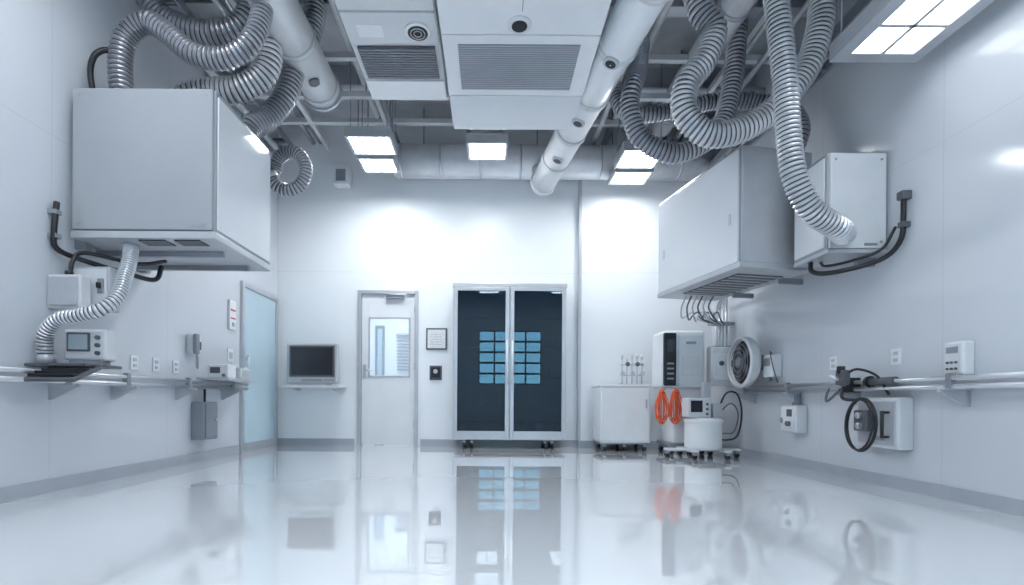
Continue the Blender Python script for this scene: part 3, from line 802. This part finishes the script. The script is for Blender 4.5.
g.lathe('side_port', [(.05, 0), (.05, .02)], (-1.64, 4.6, 3.56), (.35, 0, -1), M_dgrey, 18)
for y in (4.6, 2.8): g.cyl('hanger', (-1.7, y, 3.88), (-1.7, y, H), .008, M_grey, 8)
g.done()
g = G('white_return_duct')
g.cyl('duct', (2.08, 6.2, 4.05), (2.08, 2.0, 4.05), .14, M_white, 32)
for y in (5.9, 5.1, 4.3, 3.5): g.cyl('joint_ring', (2.08, y, 4.05), (2.08, y-.04, 4.05), .15, M_lgrey, 32)
for y in (5.5, 3.0): g.cyl('hanger', (2.08, y, 4.18), (2.08, y, H), .008, M_grey, 8)
g.done()

g = G('ceiling_cassette_unit')
X0, X1, Ya, Yb, Z = -.38, .80, 2.5, 4.93, 3.30
g.box('casing', (X0, X1), (Ya, Yb), (Z+.02, Z+.34), M_white, .015)
g.box('bottom_cover', (X0+.01, X1-.01), (4.38, Yb-.01), (Z, Z+.025), M_unitg, .006)
g.box('bottom_cover', (X0+.01, X1-.01), (Ya, 3.64), (Z, Z+.025), M_white, .006)
g.box('grille_frame', (X0+.01, X1-.01), (3.655, 4.37), (Z+.002, Z+.025), M_white, .005)
g.box('grille_mesh', (X0+.12, X1-.14), (3.74, 4.28), (Z-.004, Z+.004), M_grey, 0)
for k in range(22):
    y = 3.75+k*.0245
    g.box('grille_bar', (X0+.12, X1-.14), (y, y+.006), (Z-.008, Z-.003), M_lgrey, 0)
g.lathe('sensor_ring', [(.085, -.01), (.085, .01), (.07, .014)], (.19, 3.54, Z), (0, 0, -1), M_white2, 28)
g.lathe('sensor_hole', [(.06, 0), (.055, .017)], (.19, 3.54, Z), (0, 0, -1), M_black, 28)
g.box('seam', (.2, .206), (Ya, 3.42), (Z-.001, Z+.004), M_grey, 0)
for x in (X0+.08, X1-.08):
    for y in (Ya+.1, Yb-.1): g.cyl('hanger_rod', (x, y, Z+.34), (x, y, H), .01, M_grey, 8)
g.done()
g = G('fan_coil_unit')
X0, X1, Ya, Yb, Z = -1.15, -.42, 2.9, 4.78, 3.50
g.box('casing', (X0, X1), (Ya, Yb), (Z+.02, Z+.4), M_white2, .012)
g.box('discharge_cover', (X0+.01, X1-.01), (4.5, Yb), (Z, Z+.022), M_white, .004)
g.box('service_cover', (X0+.01, X1-.01), (3.7, 4.03), (Z, Z+.022), M_white2, .004)
g.box('service_cover', (X0+.01, X1-.01), (Ya, 3.68), (Z+.0, Z+.022), M_white2, .004)
g.box('return_grille', (X0+.05, X1-.05), (4.07, 4.46), (Z+.0, Z+.018), M_dgrey, 0)
for k in range(12):
    y = 4.085+k*.031
    g.box('grille_bar', (X0+.05, X1-.05), (y, y+.010), (Z-.01, Z), M_grey, 0)
g.lathe('fan_ring', [(.10, 0), (.10, .015), (.085, .02)], (-.58, 3.88, Z), (0, 0, -1), M_white, 28)
g.lathe('fan_hole', [(.08, 0), (.078, .022)], (-.58, 3.88, Z), (0, 0, -1), M_black, 28)
for r in (.03, .055): g.tube('fan_guard', [(-.58+r*math.cos(t*math.pi/6), 3.88+r*math.sin(t*math.pi/6), Z-.025) for t in range(12)], .004, M_lgrey, 6, True, 3)
g.box('label', (-1.05, -.85), (3.82, 3.95), (Z-.003, Z), M_white, 0)
for x in (X0+.06, X1-.06):
    for y in (Ya+.1, Yb-.1): g.cyl('hanger_rod', (x, y, Z+.4), (x, y, H), .01, M_grey, 8)
g.done()

# joists, struts, pipes, tray
g = G('ceiling_joists')
for y in (-1.4, -.2, 1.0, 2.2, 3.4, 4.6, 5.8):
    g.box('joist_web', (XL, XR), (y-.01, y+.01), (H-.26, H), M_lgrey, 0)
    g.box('joist_flange', (XL, XR), (y-.06, y+.06), (H-.275, H-.26), M_lgrey, 0)
g.done()
g = G('strut_channel_grid')
for y, z in ((5.35, 3.86), (4.98, 4.02), (3.2, 4.0), (6.25, 4.08), (2.4, 4.0)):
    g.box('channel', (XL, XR), (y-.03, y+.03), (z, z+.06), M_white2, .004)
    for x in (-2.6, -1.35, 1.2, 2.5): g.cyl('rod', (x, y, z+.06), (x, y, H), .007, M_grey, 8)
for x in (-2.25, -1.32, 1.36, 2.42):
    g.box('channel_long', (x-.025, x+.025), (1.5, 6.86), (4.06, 4.12), M_white2, .004)
g.done()
g = G('service_pipes')
for x, z, r, m in ((-2.85, 3.95, .04, M_white), (-2.45, 4.16, .03, M_lgrey), (-2.36, 4.16, .02, M_steel), (-1.42, 4.16, .035, M_white), (-1.22, 4.0, .022, M_steel), (-.3, 4.16, .03, M_lgrey), (.95, 4.16, .035, M_white), (1.1, 4.0, .02, M_steel), (1.55, 4.18, .045, M_white), (2.3, 4.17, .03, M_lgrey), (2.55, 4.16, .025, M_white), (2.66, 4.0, .03, M_lgrey)):
    g.cyl('pipe', (x, 1.2, z), (x, YB-.065, z), r, m, 14)
for y, z, r in ((4.3, 4.2, .03), (5.6, 4.12, .035), (5.1, 4.12, .02), (6.45, 4.2, .03), (3.8, 4.2, .02)):
    g.cyl('cross_pipe', (XL+.005, y, z), (XR-.005, y, z), r, M_white, 14)
g.done()
g = G('cable_tray')
for x in (2.80, 3.0): g.box('side_rail', (x, x+.02), (1.2, 6.8), (3.62, 3.72), M_grey, .003)
for k in range(28): g.box('rung', (2.82, 3.0), (1.3+k*.2, 1.33+k*.2), (3.63, 3.65), M_grey, 0)
for k in range(5): g.tube('cable', [(2.84+k*.033, 1.2, 3.665), (2.845+k*.033, 3.5, 3.668), (2.84+k*.033, 6.7, 3.665)], .014, (M_dgrey, M_lgrey)[k % 2])
for y in (2, 3.5, 5, 6.5): g.box('arm', (2.78, XR), (y, y+.03), (3.59, 3.62), M_grey, .003)
g.done()
g = G('cable_tray')
for x in (-2.92, -2.7): g.box('side_rail', (x, x+.02), (1.2, 6.8), (4.0, 4.08), M_grey, .003)
for k in range(28): g.box('rung', (-2.9, -2.7), (1.3+k*.2, 1.33+k*.2), (4.01, 4.03), M_grey, 0)
for y in (2, 3.5, 5, 6.5): g.box('arm', (XL, -2.68), (y, y+.03), (3.97, 4.0), M_grey, .003)
g.done()

# ---------------------------------------------------------------- world (sky seen through window_1)
w = D.worlds.new('sky'); SC.world = w; w.use_nodes = True
bg = w.node_tree.nodes['Background']
bg.inputs[0].default_value = (0.40, 0.78, 0.95, 1); bg.inputs[1].default_value = 6.5

# ---------------------------------------------------------------- camera
cam = D.cameras.new('camera'); co = D.objects.new('camera', cam); COL.objects.link(co)
co.location = (0, 0, .64); co.rotation_euler = (math.pi/2, math.radians(-0.4), 0)
cam.sensor_width = 36; cam.lens = 500/1024*36
cam.shift_x = 22/1024; cam.shift_y = 107.5/1024
cam.clip_start = .05
SC.camera = co
SC.view_settings.view_transform = 'Standard'
SC.view_settings.look = 'None'
SC.view_settings.exposure = 0.0
